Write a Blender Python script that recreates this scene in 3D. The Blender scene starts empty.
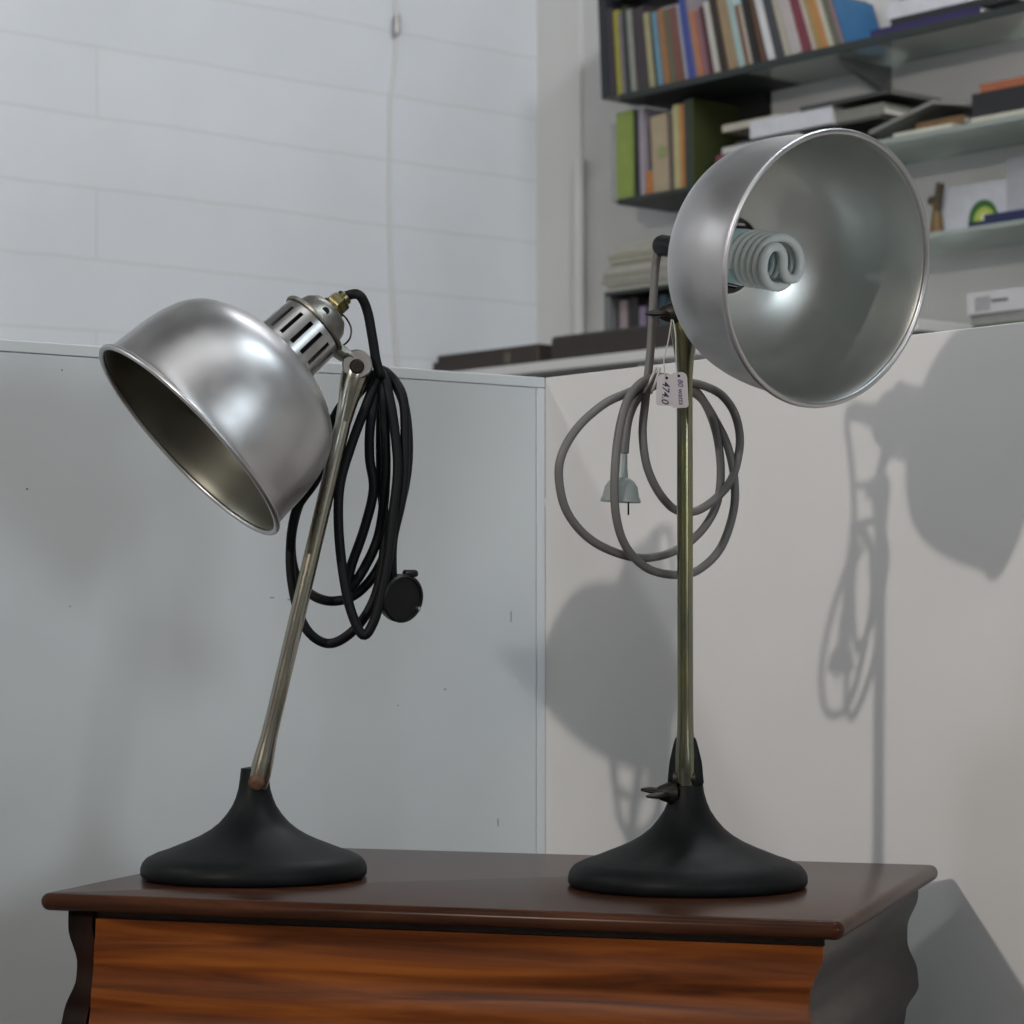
import bpy, math, random
from mathutils import Vector, Matrix
V = Vector
random.seed(7)
col = bpy.context.scene.collection

# ------------------------------------------------------------------ camera
FPX, HOR = 2600.0, 620.0
th = math.atan((HOR - 512) / FPX)
F = V((0, math.cos(th), math.sin(th))); U = V((0, -math.sin(th), math.cos(th))); R = V((1, 0, 0))
CAM = V((0, 0, 1.074))
cd = bpy.data.cameras.new('camera'); cam = bpy.data.objects.new('camera', cd); col.objects.link(cam)
cam.location = CAM; cam.rotation_euler = (math.pi / 2 + th, 0, 0)
cd.sensor_width = 36; cd.lens = 36 * FPX / 1024
cd.dof.use_dof = True; cd.dof.focus_distance = 2.2; cd.dof.aperture_fstop = 15
bpy.context.scene.camera = cam

# ------------------------------------------------------------------ world, lights, exposure
sc = bpy.context.scene
w = bpy.data.worlds.new('world'); sc.world = w; w.use_nodes = True
w.node_tree.nodes['Background'].inputs[0].default_value = (.80, .90, 1, 1)
w.node_tree.nodes['Background'].inputs[1].default_value = 0.08
sc.view_settings.view_transform = 'Standard'; sc.view_settings.look = 'None'
sc.view_settings.gamma = 1; sc.view_settings.exposure = 0.0; sc.view_settings.use_curve_mapping = False

def area(name, loc, target, size, power, color=(1, 1, 1), size_y=None):
    l = bpy.data.lights.new(name, 'AREA'); l.energy = power; l.color = color
    l.shape = 'RECTANGLE' if size_y else 'SQUARE'; l.size = size
    if size_y: l.size_y = size_y
    o = bpy.data.objects.new(name, l); col.objects.link(o); o.location = loc
    o.rotation_euler = (V(target) - V(loc)).to_track_quat('-Z', 'Y').to_euler()
    return o
area('showroom_spotlight', (-4.20, -4.30, 3.92), (0.1, 2.5, 1.1), .16, 212, (1, .92, .85))
area('window_light', (-2.3, 2.05, 2.36), (0.2, 2.8, 1.1), .12, 8.0, (.95, .97, 1))
area('side_window_light', (1.90, -1.02, 1.66), (-0.2, 2.5, 1.1), .58, 25, (.82, .93, 1))
area('left_board_fill', (0.46, 1.95, 2.25), (-.1, 2.7, 1.2), .6, 4.5, (.82, .93, 1), .15)  # added fill with no fixture, brightens the left board towards its top
area('overhead_fill', (-0.4, 0.6, 4.1), (-0.3, 1.2, 0), 2.6, 15, (.97, .99, 1), 1.4)  # unseen soft fill, added for ambient light from above
area('block_wall_fill', (0.9, 4.4, 4.1), (-1.3, 6.7, 1.8), 1.8, 88, (.93, .96, 1), .5)  # unseen fill, added to lift the block wall

# ------------------------------------------------------------------ pixel rays to places with a real depth
def ray(px, py): return F + R * ((px - 512) / FPX) + U * ((512 - py) / FPX)
def at(px, py, D): return CAM + ray(px, py) * D
def onz(px, py, z): v = ray(px, py); return CAM + v * ((z - CAM.z) / v.z)
def onpl(px, py, P, n): v = ray(px, py); return CAM + v * ((P - CAM).dot(n) / v.dot(n))

# ------------------------------------------------------------------ helpers
def nrm(v): return V(v).normalized()
def frame(a):
    a = nrm(a); h = V((0, 0, 1)) if abs(a.z) < .9 else V((1, 0, 0))
    x = h.cross(a).normalized(); return x, a.cross(x), a
def spline(pts, k=8, closed=False):
    P = [V(p) for p in pts]; n = len(P); out = []
    for i in range(n if closed else n - 1):
        if closed: a, b, c, d = P[(i - 1) % n], P[i], P[(i + 1) % n], P[(i + 2) % n]
        else: a, b, c, d = P[max(i - 1, 0)], P[i], P[i + 1], P[min(i + 2, n - 1)]
        for j in range(k):
            t = j / k
            out.append(.5 * ((2 * b) + (c - a) * t + (2 * a - 5 * b + 4 * c - d) * t * t + (3 * b - a - 3 * c + d) * t ** 3))
    if not closed: out.append(P[-1])
    return out
MATS = {}
WM = {}
class MB:
    def __init__(s): s.v = []; s.f = []
    def add(s, vs, fs):
        n = len(s.v); s.v += [V(q) for q in vs]; s.f += [[i + n for i in f] for f in fs]; return s
    def box(s, o, x, y, z, bev=0):
        # o = corner, x y z edge vectors
        o, x, y, z = V(o), V(x), V(y), V(z)
        if bev:
            c = o + (x + y + z) / 2; lx, ly, lz = x.length / 2, y.length / 2, z.length / 2
            ux, uy, uz = x.normalized(), y.normalized(), z.normalized(); b = min(bev, lx * .8, ly * .8, lz * .8)
            vs = []; idx = {}
            for sx in (-1, 1):
                for sy in (-1, 1):
                    for sz in (-1, 1):
                        for k in range(3):
                            e = [lx - b, ly - b, lz - b]; e[k] = (lx, ly, lz)[k]
                            idx[(sx, sy, sz, k)] = len(vs)
                            vs.append(c + ux * sx * e[0] + uy * sy * e[1] + uz * sz * e[2])
            fs = []
            for k in range(3):
                i, j = [(1, 2), (2, 0), (0, 1)][k]
                for sg in (-1, 1):
                    q = []
                    for (p, r) in ((-1, -1), (1, -1), (1, 1), (-1, 1)):
                        t = [0, 0, 0]; t[k] = sg; t[i] = p; t[j] = r; q.append(idx[(*t, k)])
                    fs.append(q if sg > 0 else q[::-1])
            for k in range(3):   # edges along axis k
                i, j = [(1, 2), (2, 0), (0, 1)][k]
                for p in (-1, 1):
                    for r in (-1, 1):
                        t0 = [0, 0, 0]; t0[k] = -1; t0[i] = p; t0[j] = r; t1 = list(t0); t1[k] = 1
                        q = [idx[(*t0, i)], idx[(*t1, i)], idx[(*t1, j)], idx[(*t0, j)]]
                        fs.append(q if p * r < 0 else q[::-1])
            for sx in (-1, 1):
                for sy in (-1, 1):
                    for sz in (-1, 1):
                        q = [idx[(sx, sy, sz, k)] for k in range(3)]
                        fs.append(q if sx * sy * sz > 0 else q[::-1])
            return s.add(vs, fs)
        vs = [o, o + x, o + x + y, o + y, o + z, o + x + z, o + x + y + z, o + y + z]
        return s.add(vs, [[3, 2, 1, 0], [4, 5, 6, 7], [0, 1, 5, 4], [1, 2, 6, 5], [2, 3, 7, 6], [3, 0, 4, 7]])
    def tube(s, pts, r, n=12, closed=False, flat=1.0, side=None):
        P = [V(p) for p in pts]; m = len(P); rr = r if isinstance(r, (list, tuple)) else [r] * m
        T = []
        for i in range(m):
            if closed: t = P[(i + 1) % m] - P[(i - 1) % m]
            else: t = P[min(i + 1, m - 1)] - P[max(i - 1, 0)]
            T.append(t.normalized())
        x = V(side) if side is not None else frame(T[0])[0]
        x = (x - T[0] * x.dot(T[0])).normalized()
        vs = []
        for i in range(m):
            x = (x - T[i] * x.dot(T[i])).normalized(); y = T[i].cross(x)
            for k in range(n):
                a = 2 * math.pi * k / n
                vs.append(P[i] + (x * math.cos(a) + y * math.sin(a) * flat) * rr[i])
        fs = []
        for i in range(m if closed else m - 1):
            j = (i + 1) % m
            for k in range(n):
                l = (k + 1) % n; fs.append([i * n + k, i * n + l, j * n + l, j * n + k])
        if not closed:
            fs.append(list(range(n))[::-1]); fs.append([(m - 1) * n + k for k in range(n)])
        return s.add(vs, fs)
    def lathe(s, prof, o, a, n=48, closed=False, x=None):
        # prof: (radius, distance along axis)
        fx, fy, fa = frame(a)
        if x is not None: fx = (V(x) - fa * V(x).dot(fa)).normalized(); fy = fa.cross(fx)
        o = V(o); vs = []; rings = []
        for (r, u) in prof:
            if r < 1e-6: rings.append([len(vs)]); vs.append(o + fa * u)
            else:
                rings.append(list(range(len(vs), len(vs) + n)))
                for k in range(n):
                    t = 2 * math.pi * k / n; vs.append(o + fa * u + (fx * math.cos(t) + fy * math.sin(t)) * r)
        fs = []; m = len(rings)
        for i in range(m if closed else m - 1):
            A, B = rings[i], rings[(i + 1) % m]
            for k in range(n):
                l = (k + 1) % n
                if len(A) == 1 and len(B) == 1: continue
                if len(A) == 1: fs.append([A[0], B[l], B[k]])
                elif len(B) == 1: fs.append([A[k], A[l], B[0]])
                else: fs.append([A[k], A[l], B[l], B[k]])
        if not closed:
            if len(rings[0]) > 1: fs.append(rings[0][::-1])
            if len(rings[-1]) > 1: fs.append(rings[-1])
        return s.add(vs, fs)
    def prism(s, poly, d):
        P = [V(p) for p in poly]; n = len(P); d = V(d)
        return s.add(P + [p + d for p in P], [list(range(n))[::-1], list(range(n, 2 * n))] + [[k, (k + 1) % n, n + (k + 1) % n, n + k] for k in range(n)])
    def build(s, name, mat, parent=None, origin=None, smooth=35, rotz=0):
        me = bpy.data.meshes.new(name)
        if parent is not None: M = WM[parent.name]
        else: M = Matrix.Translation(V(origin) if origin is not None else V((0, 0, 0))) @ Matrix.Rotation(rotz, 4, 'Z')
        Mi = M.inverted()
        me.from_pydata([tuple(Mi @ v) for v in s.v], [], s.f); me.update()
        import bmesh
        b = bmesh.new(); b.from_mesh(me); bmesh.ops.recalc_face_normals(b, faces=b.faces); b.to_mesh(me); b.free()
        if smooth:
            me.polygons.foreach_set('use_smooth', [True] * len(me.polygons)); me.set_sharp_from_angle(angle=math.radians(smooth))
        me.materials.append(mat)
        o = bpy.data.objects.new(name, me); col.objects.link(o)
        if parent is not None: o.parent = parent
        else: o.matrix_basis = M
        WM[o.name] = M
        return o
def tag(o, label=None, cat=None, group=None, kind=None):
    for k, q in (('label', label), ('category', cat), ('group', group), ('kind', kind)):
        if q: o[k] = q
    return o
def empty(name, loc, rotz=0):
    o = bpy.data.objects.new(name, None); col.objects.link(o); o.empty_display_size = .05
    M = Matrix.Translation(V(loc)) @ Matrix.Rotation(rotz, 4, 'Z'); o.matrix_basis = M; WM[o.name] = M
    return o

# ------------------------------------------------------------------ materials
def mat(name, colr, rough=.6, metal=0, var=0, vscale=20, bump=0, bscale=60, stretch=None, rvar=0, coat=0, trans=0, spec=.5, colr2=None, ior=1.45, alpha=1):
    m = bpy.data.materials.new(name); m.use_nodes = True; nt = m.node_tree; p = nt.nodes['Principled BSDF']
    p.inputs['Base Color'].default_value = (*colr, 1); p.inputs['Roughness'].default_value = rough
    p.inputs['Metallic'].default_value = metal; p.inputs['Coat Weight'].default_value = coat
    p.inputs['Transmission Weight'].default_value = trans; p.inputs['Specular IOR Level'].default_value = spec
    p.inputs['IOR'].default_value = ior; p.inputs['Coat Roughness'].default_value = .15
    tc = nt.nodes.new('ShaderNodeTexCoord'); mp = nt.nodes.new('ShaderNodeMapping')
    nt.links.new(tc.outputs['Object'], mp.inputs[0])
    if stretch: mp.inputs['Scale'].default_value = stretch
    if var or rvar or colr2:
        no = nt.nodes.new('ShaderNodeTexNoise'); no.inputs['Scale'].default_value = vscale; no.inputs['Detail'].default_value = 5
        nt.links.new(mp.outputs[0], no.inputs['Vector'])
        if var or colr2:
            r = nt.nodes.new('ShaderNodeValToRGB'); r.color_ramp.elements[0].position = .32; r.color_ramp.elements[1].position = .68
            r.color_ramp.elements[0].color = (*[q * (1 - var) for q in colr], 1)
            r.color_ramp.elements[1].color = (*(colr2 if colr2 else [min(1, q * (1 + var)) for q in colr]), 1)
            nt.links.new(no.outputs[0], r.inputs[0]); nt.links.new(r.outputs[0], p.inputs['Base Color'])
        if rvar:
            mr = nt.nodes.new('ShaderNodeMapRange'); mr.inputs[1].default_value = .3; mr.inputs[2].default_value = .7
            mr.inputs[3].default_value = max(.02, rough - rvar); mr.inputs[4].default_value = rough + rvar
            nt.links.new(no.outputs[0], mr.inputs[0]); nt.links.new(mr.outputs[0], p.inputs['Roughness'])
    if bump:
        n2 = nt.nodes.new('ShaderNodeTexNoise'); n2.inputs['Scale'].default_value = bscale; n2.inputs['Detail'].default_value = 4
        nt.links.new(mp.outputs[0], n2.inputs['Vector'])
        bp = nt.nodes.new('ShaderNodeBump'); bp.inputs['Strength'].default_value = bump; bp.inputs['Distance'].default_value = .002
        nt.links.new(n2.outputs[0], bp.inputs['Height']); nt.links.new(bp.outputs[0], p.inputs['Normal'])
    return m
def wood(name, c1, c2, c3, scale, rough, coat, axis_scale, spec=.22):
    m = bpy.data.materials.new(name); m.use_nodes = True; nt = m.node_tree; p = nt.nodes['Principled BSDF']
    tc = nt.nodes.new('ShaderNodeTexCoord'); mp = nt.nodes.new('ShaderNodeMapping'); mp.inputs['Scale'].default_value = axis_scale
    no = nt.nodes.new('ShaderNodeTexNoise'); no.inputs['Scale'].default_value = scale; no.inputs['Detail'].default_value = 8; no.inputs['Distortion'].default_value = .6
    r = nt.nodes.new('ShaderNodeValToRGB'); e = r.color_ramp.elements; e[0].position = .33; e[0].color = (*c1, 1); e[1].position = .72; e[1].color = (*c3, 1)
    q = e.new(.5); q.color = (*c2, 1)
    nt.links.new(tc.outputs['Object'], mp.inputs[0]); nt.links.new(mp.outputs[0], no.inputs['Vector']); nt.links.new(no.outputs[0], r.inputs[0]); nt.links.new(r.outputs[0], p.inputs['Base Color'])
    p.inputs['Roughness'].default_value = rough; p.inputs['Specular IOR Level'].default_value = spec; p.inputs['Coat Weight'].default_value = coat; p.inputs['Coat Roughness'].default_value = .18
    bp = nt.nodes.new('ShaderNodeBump'); bp.inputs['Strength'].default_value = .12; bp.inputs['Distance'].default_value = .001
    nt.links.new(no.outputs[0], bp.inputs['Height']); nt.links.new(bp.outputs[0], p.inputs['Normal'])
    return m
def brick_mat():
    m = bpy.data.materials.new('painted_block'); m.use_nodes = True; nt = m.node_tree; p = nt.nodes['Principled BSDF']
    tc = nt.nodes.new('ShaderNodeTexCoord'); mp = nt.nodes.new('ShaderNodeMapping')
    nt.links.new(tc.outputs['Object'], mp.inputs[0]); mp.inputs['Location'].default_value = (0.1, BRK_OFF, 0)
    mp.inputs['Rotation'].default_value = (math.pi / 2, 0, 0)
    mp.inputs['Rotation'].default_value = (-math.pi / 2, 0, 0)
    wv = nt.nodes.new('ShaderNodeTexNoise'); wv.inputs['Scale'].default_value = 3
    ad = nt.nodes.new('ShaderNodeVectorMath'); ad.operation = 'MULTIPLY_ADD'; ad.inputs[1].default_value = (.02, .02, .02)
    nt.links.new(mp.outputs[0], wv.inputs['Vector']); nt.links.new(wv.outputs['Color'], ad.inputs[0]); nt.links.new(mp.outputs[0], ad.inputs[2])
    b = nt.nodes.new('ShaderNodeTexBrick'); b.inputs['Scale'].default_value = 1; b.inputs['Brick Width'].default_value = 3.4; b.inputs['Row Height'].default_value = COURSE
    b.inputs['Mortar Size'].default_value = .006; b.inputs['Mortar Smooth'].default_value = 1; b.offset = .5
    b.inputs['Color1'].default_value = (.74, .77, .80, 1); b.inputs['Color2'].default_value = (.725, .755, .785, 1); b.inputs['Mortar'].default_value = (.655, .67, .665, 1)
    nt.links.new(ad.outputs[0], b.inputs['Vector'])
    no = nt.nodes.new('ShaderNodeTexNoise'); no.inputs['Scale'].default_value = 2.2; no.inputs['Detail'].default_value = 6
    nt.links.new(tc.outputs['Object'], no.inputs['Vector'])
    mx = nt.nodes.new('ShaderNodeMixRGB'); mx.blend_type = 'MULTIPLY'; mx.inputs[0].default_value = .22
    nt.links.new(b.outputs[0], mx.inputs[1]); nt.links.new(no.outputs[0], mx.inputs[2]); nt.links.new(mx.outputs[0], p.inputs['Base Color'])
    bp = nt.nodes.new('ShaderNodeBump'); bp.inputs['Strength'].default_value = .18; bp.inputs['Distance'].default_value = .003; bp.invert = True
    nt.links.new(b.outputs['Fac'], bp.inputs['Height']); nt.links.new(bp.outputs[0], p.inputs['Normal'])
    p.inputs['Roughness'].default_value = .6
    return m
COURSE = .193; BRK_OFF = 0.0

M = {}
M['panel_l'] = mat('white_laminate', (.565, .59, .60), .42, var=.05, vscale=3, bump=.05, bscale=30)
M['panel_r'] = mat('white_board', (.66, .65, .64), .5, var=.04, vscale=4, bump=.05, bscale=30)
M['panel_cap'] = mat('panel_edging', (.59, .615, .625), .45)
M['wall'] = mat('painted_plaster', (.55, .55, .545), .7, var=.04, vscale=2, bump=.1, bscale=40)
M['whitepaint'] = mat('white_gloss_paint', (.62, .62, .60), .5)
M['floor'] = mat('concrete_floor', (.22, .21, .2), .6, var=.2, vscale=5)
M['alu'] = mat('spun_aluminium', (.56, .555, .56), .38, 1, var=.04, vscale=22, bump=.05, bscale=25, rvar=.07)
M['alu_in'] = mat('spun_aluminium_inside', (.62, .63, .61), .40, 1, var=.05, vscale=14, rvar=.06)
M['alu_in_dark'] = mat('dark_aluminium_inside', (.17, .17, .14), .45, 1, var=.15, vscale=14)  # darker than the other lining, used in the left lamp's shade
M['vent'] = mat('dull_aluminium', (.50, .495, .49), .32, 1, var=.15, vscale=60)
M['cap'] = mat('tarnished_metal', (.26, .25, .225), .42, 1, var=.25, vscale=60, bump=.1, bscale=150)
M['brass'] = mat('old_brass', (.17, .15, .075), .35, 1, var=.3, vscale=90)
M['pole'] = mat('worn_nickel_plate', (.40, .39, .345), .24, 1, colr2=(.30, .28, .21), vscale=8, rvar=.08, stretch=(8, 8, 1.5))
M['pole2'] = mat('worn_brass_plate', (.17, .185, .17), .22, 1, colr2=(.27, .26, .11), vscale=8, rvar=.08, stretch=(8, 8, 1.5))
M['nut'] = mat('blackened_brass', (.030, .027, .022), .45, .7, var=.3, vscale=120)
M['hinge'] = mat('rusted_hinge_bolt', (.11, .06, .035), .55, .4, var=.35, vscale=150, bump=.3, bscale=200)
M['rust'] = mat('rusty_brass', (.07, .05, .035), .5, .8, var=.4, vscale=120, bump=.3, bscale=200)
M['iron'] = mat('black_enamelled_iron', (.0065, .0075, .008), .50, 0, var=.3, vscale=30, bump=.12, bscale=90, rvar=.06, spec=.16)
M['black'] = mat('black_rubber', (.0045, .0055, .0065), .55, spec=.25)
M['bakelite'] = mat('black_bakelite', (.007, .007, .008), .38, spec=.3)
M['greycord'] = mat('grey_pvc_cord', (.14, .135, .13), .45)
M['greyplug'] = mat('grey_plastic_plug', (.27, .30, .29), .35)
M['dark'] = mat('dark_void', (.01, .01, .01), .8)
M['glass_tube'] = mat('frosted_lamp_glass', (.74, .78, .76), .25, 0, spec=.6)
M['ballast'] = mat('pale_plastic', (.55, .74, .74), .4)
M['paper'] = mat('tag_paper', (.66, .64, .68), .7)
M['string'] = mat('white_string', (.6, .6, .58), .8)
M['ink'] = mat('violet_ink', (.12, .08, .22), .7)
M['ink2'] = mat('dark_ink', (.04, .03, .08), .7)
M['top'] = wood('polished_mahogany_top', (.030, .013, .008), (.050, .019, .010), (.080, .029, .014), 9, .24, .0, (1, 9, 9), .10)
M['front'] = wood('mahogany_front', (.030, .008, .002), (.13, .033, .006), (.27, .080, .014), 5, .30, .0, (.7, 6, 12), .10)
M['side'] = wood('dark_mahogany_side', (.018, .011, .009), (.025, .015, .011), (.034, .021, .015), 6, .4, .25, (6, 2, 6))
M['stile'] = wood('shaded_stile', (.005, .003, .002), (.009, .004, .003), (.016, .006, .003), 6, .35, .0, (5, 5, 1), .08)  # near-black tones hold the shade that falls on the left stile

# ------------------------------------------------------------------ the setting
K = at(545, 620, 2.9)                                   # corner of the two partition boards
a1, a2 = math.radians(53), math.radians(38)
Ld = V((-math.sin(a1), -math.cos(a1), 0)); Rd = V((math.sin(a2), -math.cos(a2), 0))
nL = V((math.cos(a1), -math.sin(a1), 0)); nR = V((-math.cos(a2), -math.sin(a2), 0))
K0 = V((K.x, K.y, 0)); UP = V((0, 0, 1)); ZT = 1.345
aw = math.radians(40.6)
rk = at(540, 620, 8.0); rk.z = 0
Sd = V((math.sin(aw), -math.cos(aw), 0)); nS = V((-math.cos(aw), -math.sin(aw), 0))   # shelf wall
Bd = -nS * -1; Bd = V((-math.cos(aw), -math.sin(aw), 0)); nB = V((math.sin(aw), -math.cos(aw), 0))  # brick wall
ROOMH = 4.2; BL = 13.0; SL = 10.0
# brick joints: find the phase from one joint seen at (0,251)
zj = onpl(0, 251, rk, nB).z
BRK_OFF = 0.0

def struct(name, mb, m, **k): o = mb.build(name, m, **k); o['kind'] = 'structure'; return o
struct('floor', MB().box(rk - V((0, 0, .1)) - nB * .2 - nS * .2, Bd * (BL + .4), Sd * (SL + .4), UP * .1), M['floor'], smooth=0)
# brick wall built in its own frame (x along the wall) so that the block pattern follows it
def brick_wall():
    mb = MB().box(rk - nB * .2, Bd * BL, nB * .2, UP * ROOMH)
    ang = math.atan2(Bd.y, Bd.x)
    return mb.build('wall_left', brick_mat(), origin=V((rk.x, rk.y, (zj + .012) % COURSE)), rotz=ang, smooth=0)
o = brick_wall(); o['kind'] = 'structure'
struct('wall_right', MB().box(rk - nS * .2 - nB*.2, Sd * (SL+.2), nS * .2, UP * ROOMH), M['wall'], smooth=0)
struct('wall_back', MB().box(rk + Bd * BL - nB*.2, Sd * (SL+.4), Bd * .2, UP * ROOMH), M['wall'], smooth=0)
struct('wall_front', MB().box(rk + Sd * SL - nS*.2, nS * (BL+.4), Sd * .2, UP * ROOMH), M['wall'], smooth=0)
struct('ceiling', MB().box(rk + UP * ROOMH - nB * .2 - nS * .2, Bd * (BL + .4), Sd * (SL + .4), UP * .1), M['wall'], smooth=0)

# room coordinates: s along the shelf wall from the corner, t out from it
def RP(s, t, z): return rk + Sd * s + nS * t + UP * z
def sp(px, t, z):
    A = RP(0, t, z) - CAM; k = (px - 512) / FPX
    return -(A.dot(R) - k * A.dot(F)) / (Sd.dot(R) - k * Sd.dot(F))
def zp(py, s, t):
    A = RP(s, t, 0) - CAM; k = (512 - py) / FPX
    return -(A.dot(U) - k * A.dot(F)) / (U.z - k * F.z)

# pilaster and pipe left of the shelves
s0 = sp(545, .05, 2.3); s1 = sp(571, .05, 2.3)
struct('trim_1', MB().box(RP(0.0, 0, 0), Sd * s1, nS * .012, UP * ROOMH), M['whitepaint'], smooth=0)
sq = sp(579, .03, 2.3)
pr = MB().tube([RP(sq, .03, 1.0), RP(sq, .03, 2.47)], .017, 12)
tag(pr.build('wall_pipe', M['whitepaint'], origin=RP(sq, .03, 1.0)), 'white painted pipe running up the wall left of the bookshelves', 'pipe')
pc = [onpl(x, y, rk + nB * .006, nB) for x, y in ((395, -20), (395, 8), (396, 20), (395, 60), (390, 100), (389, 160), (389, 220), (392, 300), (397, 365), (401, 400))]
cw = empty('wall_cable', pc[0]); tag(cw, 'thin white cable hanging down the painted block wall', 'cable')
MB().tube(spline(pc, 6), .0055, 8).build('cable_run', M['whitepaint'], cw)
hk = onpl(395, 22, rk + nB * .012, nB)
MB().box(hk - Bd * .008 - UP * .04, Bd * .016, nB * .02, UP * .06, .003).build('cable_clip', M['vent'], cw)

# ------------------------------------------------------------------ partition boards
LL = 1.6
p = empty('partition_board', K0 + Ld * .8); tag(p, 'white partition board on the left behind the lamp with the black cord', 'partition')
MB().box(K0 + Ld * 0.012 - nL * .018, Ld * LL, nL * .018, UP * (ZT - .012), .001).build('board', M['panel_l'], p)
MB().box(K0 - nL * .020 + UP * (ZT - .0115), Ld * (LL + .01), nL * .0206, UP * .0115, .0008).build('top_edging', M['panel_cap'], p)
MB().box(K0 - nL * .020, Ld * .0115, nL * .0206, UP * (ZT - .012), .0006).build('corner_edging', M['panel_cap'], p)
sc_ = MB()
for (x, y, w_, h_) in ((27, 490, .002, .0018), (445, 690, .0022, .0015), (511, 622, .0009, .012), (498, 826, .0009, .008), (62, 371, .0014, .0016), (290, 600, .006, .0008), (272, 598, .005, .0008), (70, 607, .0012, .0012), (398, 706, .0012, .0012), (540, 575, .0007, .022)):
    c_ = onpl(x, y, K0, nL); sc_.box(c_ - Ld * w_ / 2 - nL * .0002, Ld * w_, nL * .0005, UP * h_)
sc_.build('scuff_marks', mat('scuff', (.13, .13, .12), .7), p, smooth=0)
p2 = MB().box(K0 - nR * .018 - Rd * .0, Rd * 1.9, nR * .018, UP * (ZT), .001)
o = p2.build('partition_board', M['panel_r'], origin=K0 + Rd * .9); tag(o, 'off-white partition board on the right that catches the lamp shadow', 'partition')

# ------------------------------------------------------------------ the cabinet
cy = math.radians(-17.8)
cx_ = V((math.cos(cy), math.sin(cy), 0)); cdp = V((-math.sin(cy), math.cos(cy), 0))   # width, depth direction
FR = onz(843, 922, .85); FR.z = 0; W, D = .667, .478
FL = FR - cx_ * W; CT = .85
cab = empty('chest_of_drawers', FL + cx_ * W / 2 + cdp * D / 2, cy)
tag(cab, 'polished mahogany chest with a bulging drawer front, carrying both desk lamps', 'cabinet')
TH = .0145
# top slab with a rounded edge
def slab(x0, x1, y0, y1, z0, z1, r):
    mb = MB(); rings = []; m = 7
    for i in range(m + 1):
        a = -math.pi / 2 + math.pi * i / m
        off = -r + r * math.cos(a); z = (z0 + z1) / 2 + math.sin(a) * (z1 - z0) / 2
        ring = []
        for (sx, sy, q) in ((1, -1, -90), (1, 1, 0), (-1, 1, 90), (-1, -1, 180)):
            for j in range(5):
                b = math.radians(q + 90 * j / 4); cr = .008
                px = (x1 - cr if sx > 0 else x0 + cr) + (cr + off) * math.cos(b); py = (y1 - cr if sy > 0 else y0 + cr) + (cr + off) * math.sin(b)
                ring.append(FL + cx_ * px + cdp * py + UP * z)
        rings.append(ring)
    n = len(rings[0]); vs = [q for r_ in rings for q in r_]; fs = []
    for i in range(m):
        for k in range(n): fs.append([i * n + k, i * n + (k + 1) % n, (i + 1) * n + (k + 1) % n, (i + 1) * n + k])
    fs.append(list(range(n))[::-1]); fs.append([m * n + k for k in range(n)])
    return mb.add(vs, fs)
slab(0, W, 0, D, CT - TH, CT, .007).build('top', M['top'], cab, smooth=50)
# shaped carcass: offsets of the side (s) and front (f) against the depth under the top
def lerp(tab, x):
    for (a, p), (b, q) in zip(tab, tab[1:]):
        if x <= b:
            t = (x - a) / (b - a); t = t * t * (3 - 2 * t); return p + (q - p) * t
    return tab[-1][1]
ST = [(.014, .0), (.028, .0), (.058, -.010), (.070, -.0102), (.098, -.001), (.110, .000), (.135, -.012), (.15, -.014), (.80, -.014)]
FT = [(.014, .0), (.024, .0), (.055, .003), (.09, .008), (.115, .013), (.14, .010), (.16, .0), (.80, -.002)]
IN = .0185
zs = [.014 + .004 * i for i in range(34)] + [.2, .4, .72]
mb = MB(); rings = []
for q in zs:
    so, fo = lerp(ST, q), lerp(FT, q) - .006
    z = CT - q
    rings.append([FL + cx_ * (IN - so) + cdp * (IN - fo) + UP * z, FL + cx_ * (W - IN + so) + cdp * (IN - fo) + UP * z,
                  FL + cx_ * (W - IN + so) + cdp * (D - .006) + UP * z, FL + cx_ * (IN - so) + cdp * (D - .006) + UP * z])
vs = [v for r_ in rings for v in r_]; fs = []
for i in range(len(rings) - 1):
    for k in range(4): fs.append([i * 4 + k, i * 4 + (k + 1) % 4, i * 4 + 4 + (k + 1) % 4, i * 4 + 4 + k])
fs += [[0, 1, 2, 3], [len(vs) - 4 + k for k in (3, 2, 1, 0)]]
mb.add(vs, fs).build('carcass', M['side'], cab, smooth=40)
def front_strip(name, xa, xb, qa, qb, proud, m, par=cab):
    qs = [qa + (qb - qa) * i / 24 for i in range(25)]; vs = []
    for q in qs:
        so, fo = lerp(ST, q), lerp(FT, q) - .006
        z = CT - q
        for x in (xa(so), xb(so)):
            vs.append(FL + cx_ * x + cdp * (IN - fo - proud) + UP * z); vs.append(FL + cx_ * x + cdp * (IN - fo + .002) + UP * z)
    fs = []
    for i in range(24):
        a = i * 4; b = a + 4
        fs += [[a, a + 2, b + 2, b], [a + 1, b + 1, b + 3, a + 3], [a, b, b + 1, a + 1], [a + 2, a + 3, b + 3, b + 2]]
    fs += [[0, 1, 3, 2], [96, 98, 99, 97]]
    return MB().add(vs, fs).build(name, m, par, smooth=40)
front_strip('stile', lambda so: IN - so, lambda so: IN - so + .022, .015, .155, .006, M['stile'])
front_strip('drawer_front', lambda so: IN + .026, lambda so: W - IN + so, .021, .150, .008, M['front'])
for k in range(2):
    z1 = .67 - k * .27
    dr = MB().box(FL + cx_ * .045 + cdp * .003 + UP * (z1 - .25), cx_ * (W - .09), cdp * .02, UP * .24, .002).build('drawer_front', M['front'], cab)
    for sx in (.25, .75):
        MB().lathe([(.006, 0), (.006, .012), (.014, .018), (.014, .024), (.004, .028)], FL + cx_ * (.045 + (W - .09) * sx) + cdp * .003 + UP * (z1 - .13), -cdp, 20).build('knob', M['brass'], dr)
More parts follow.
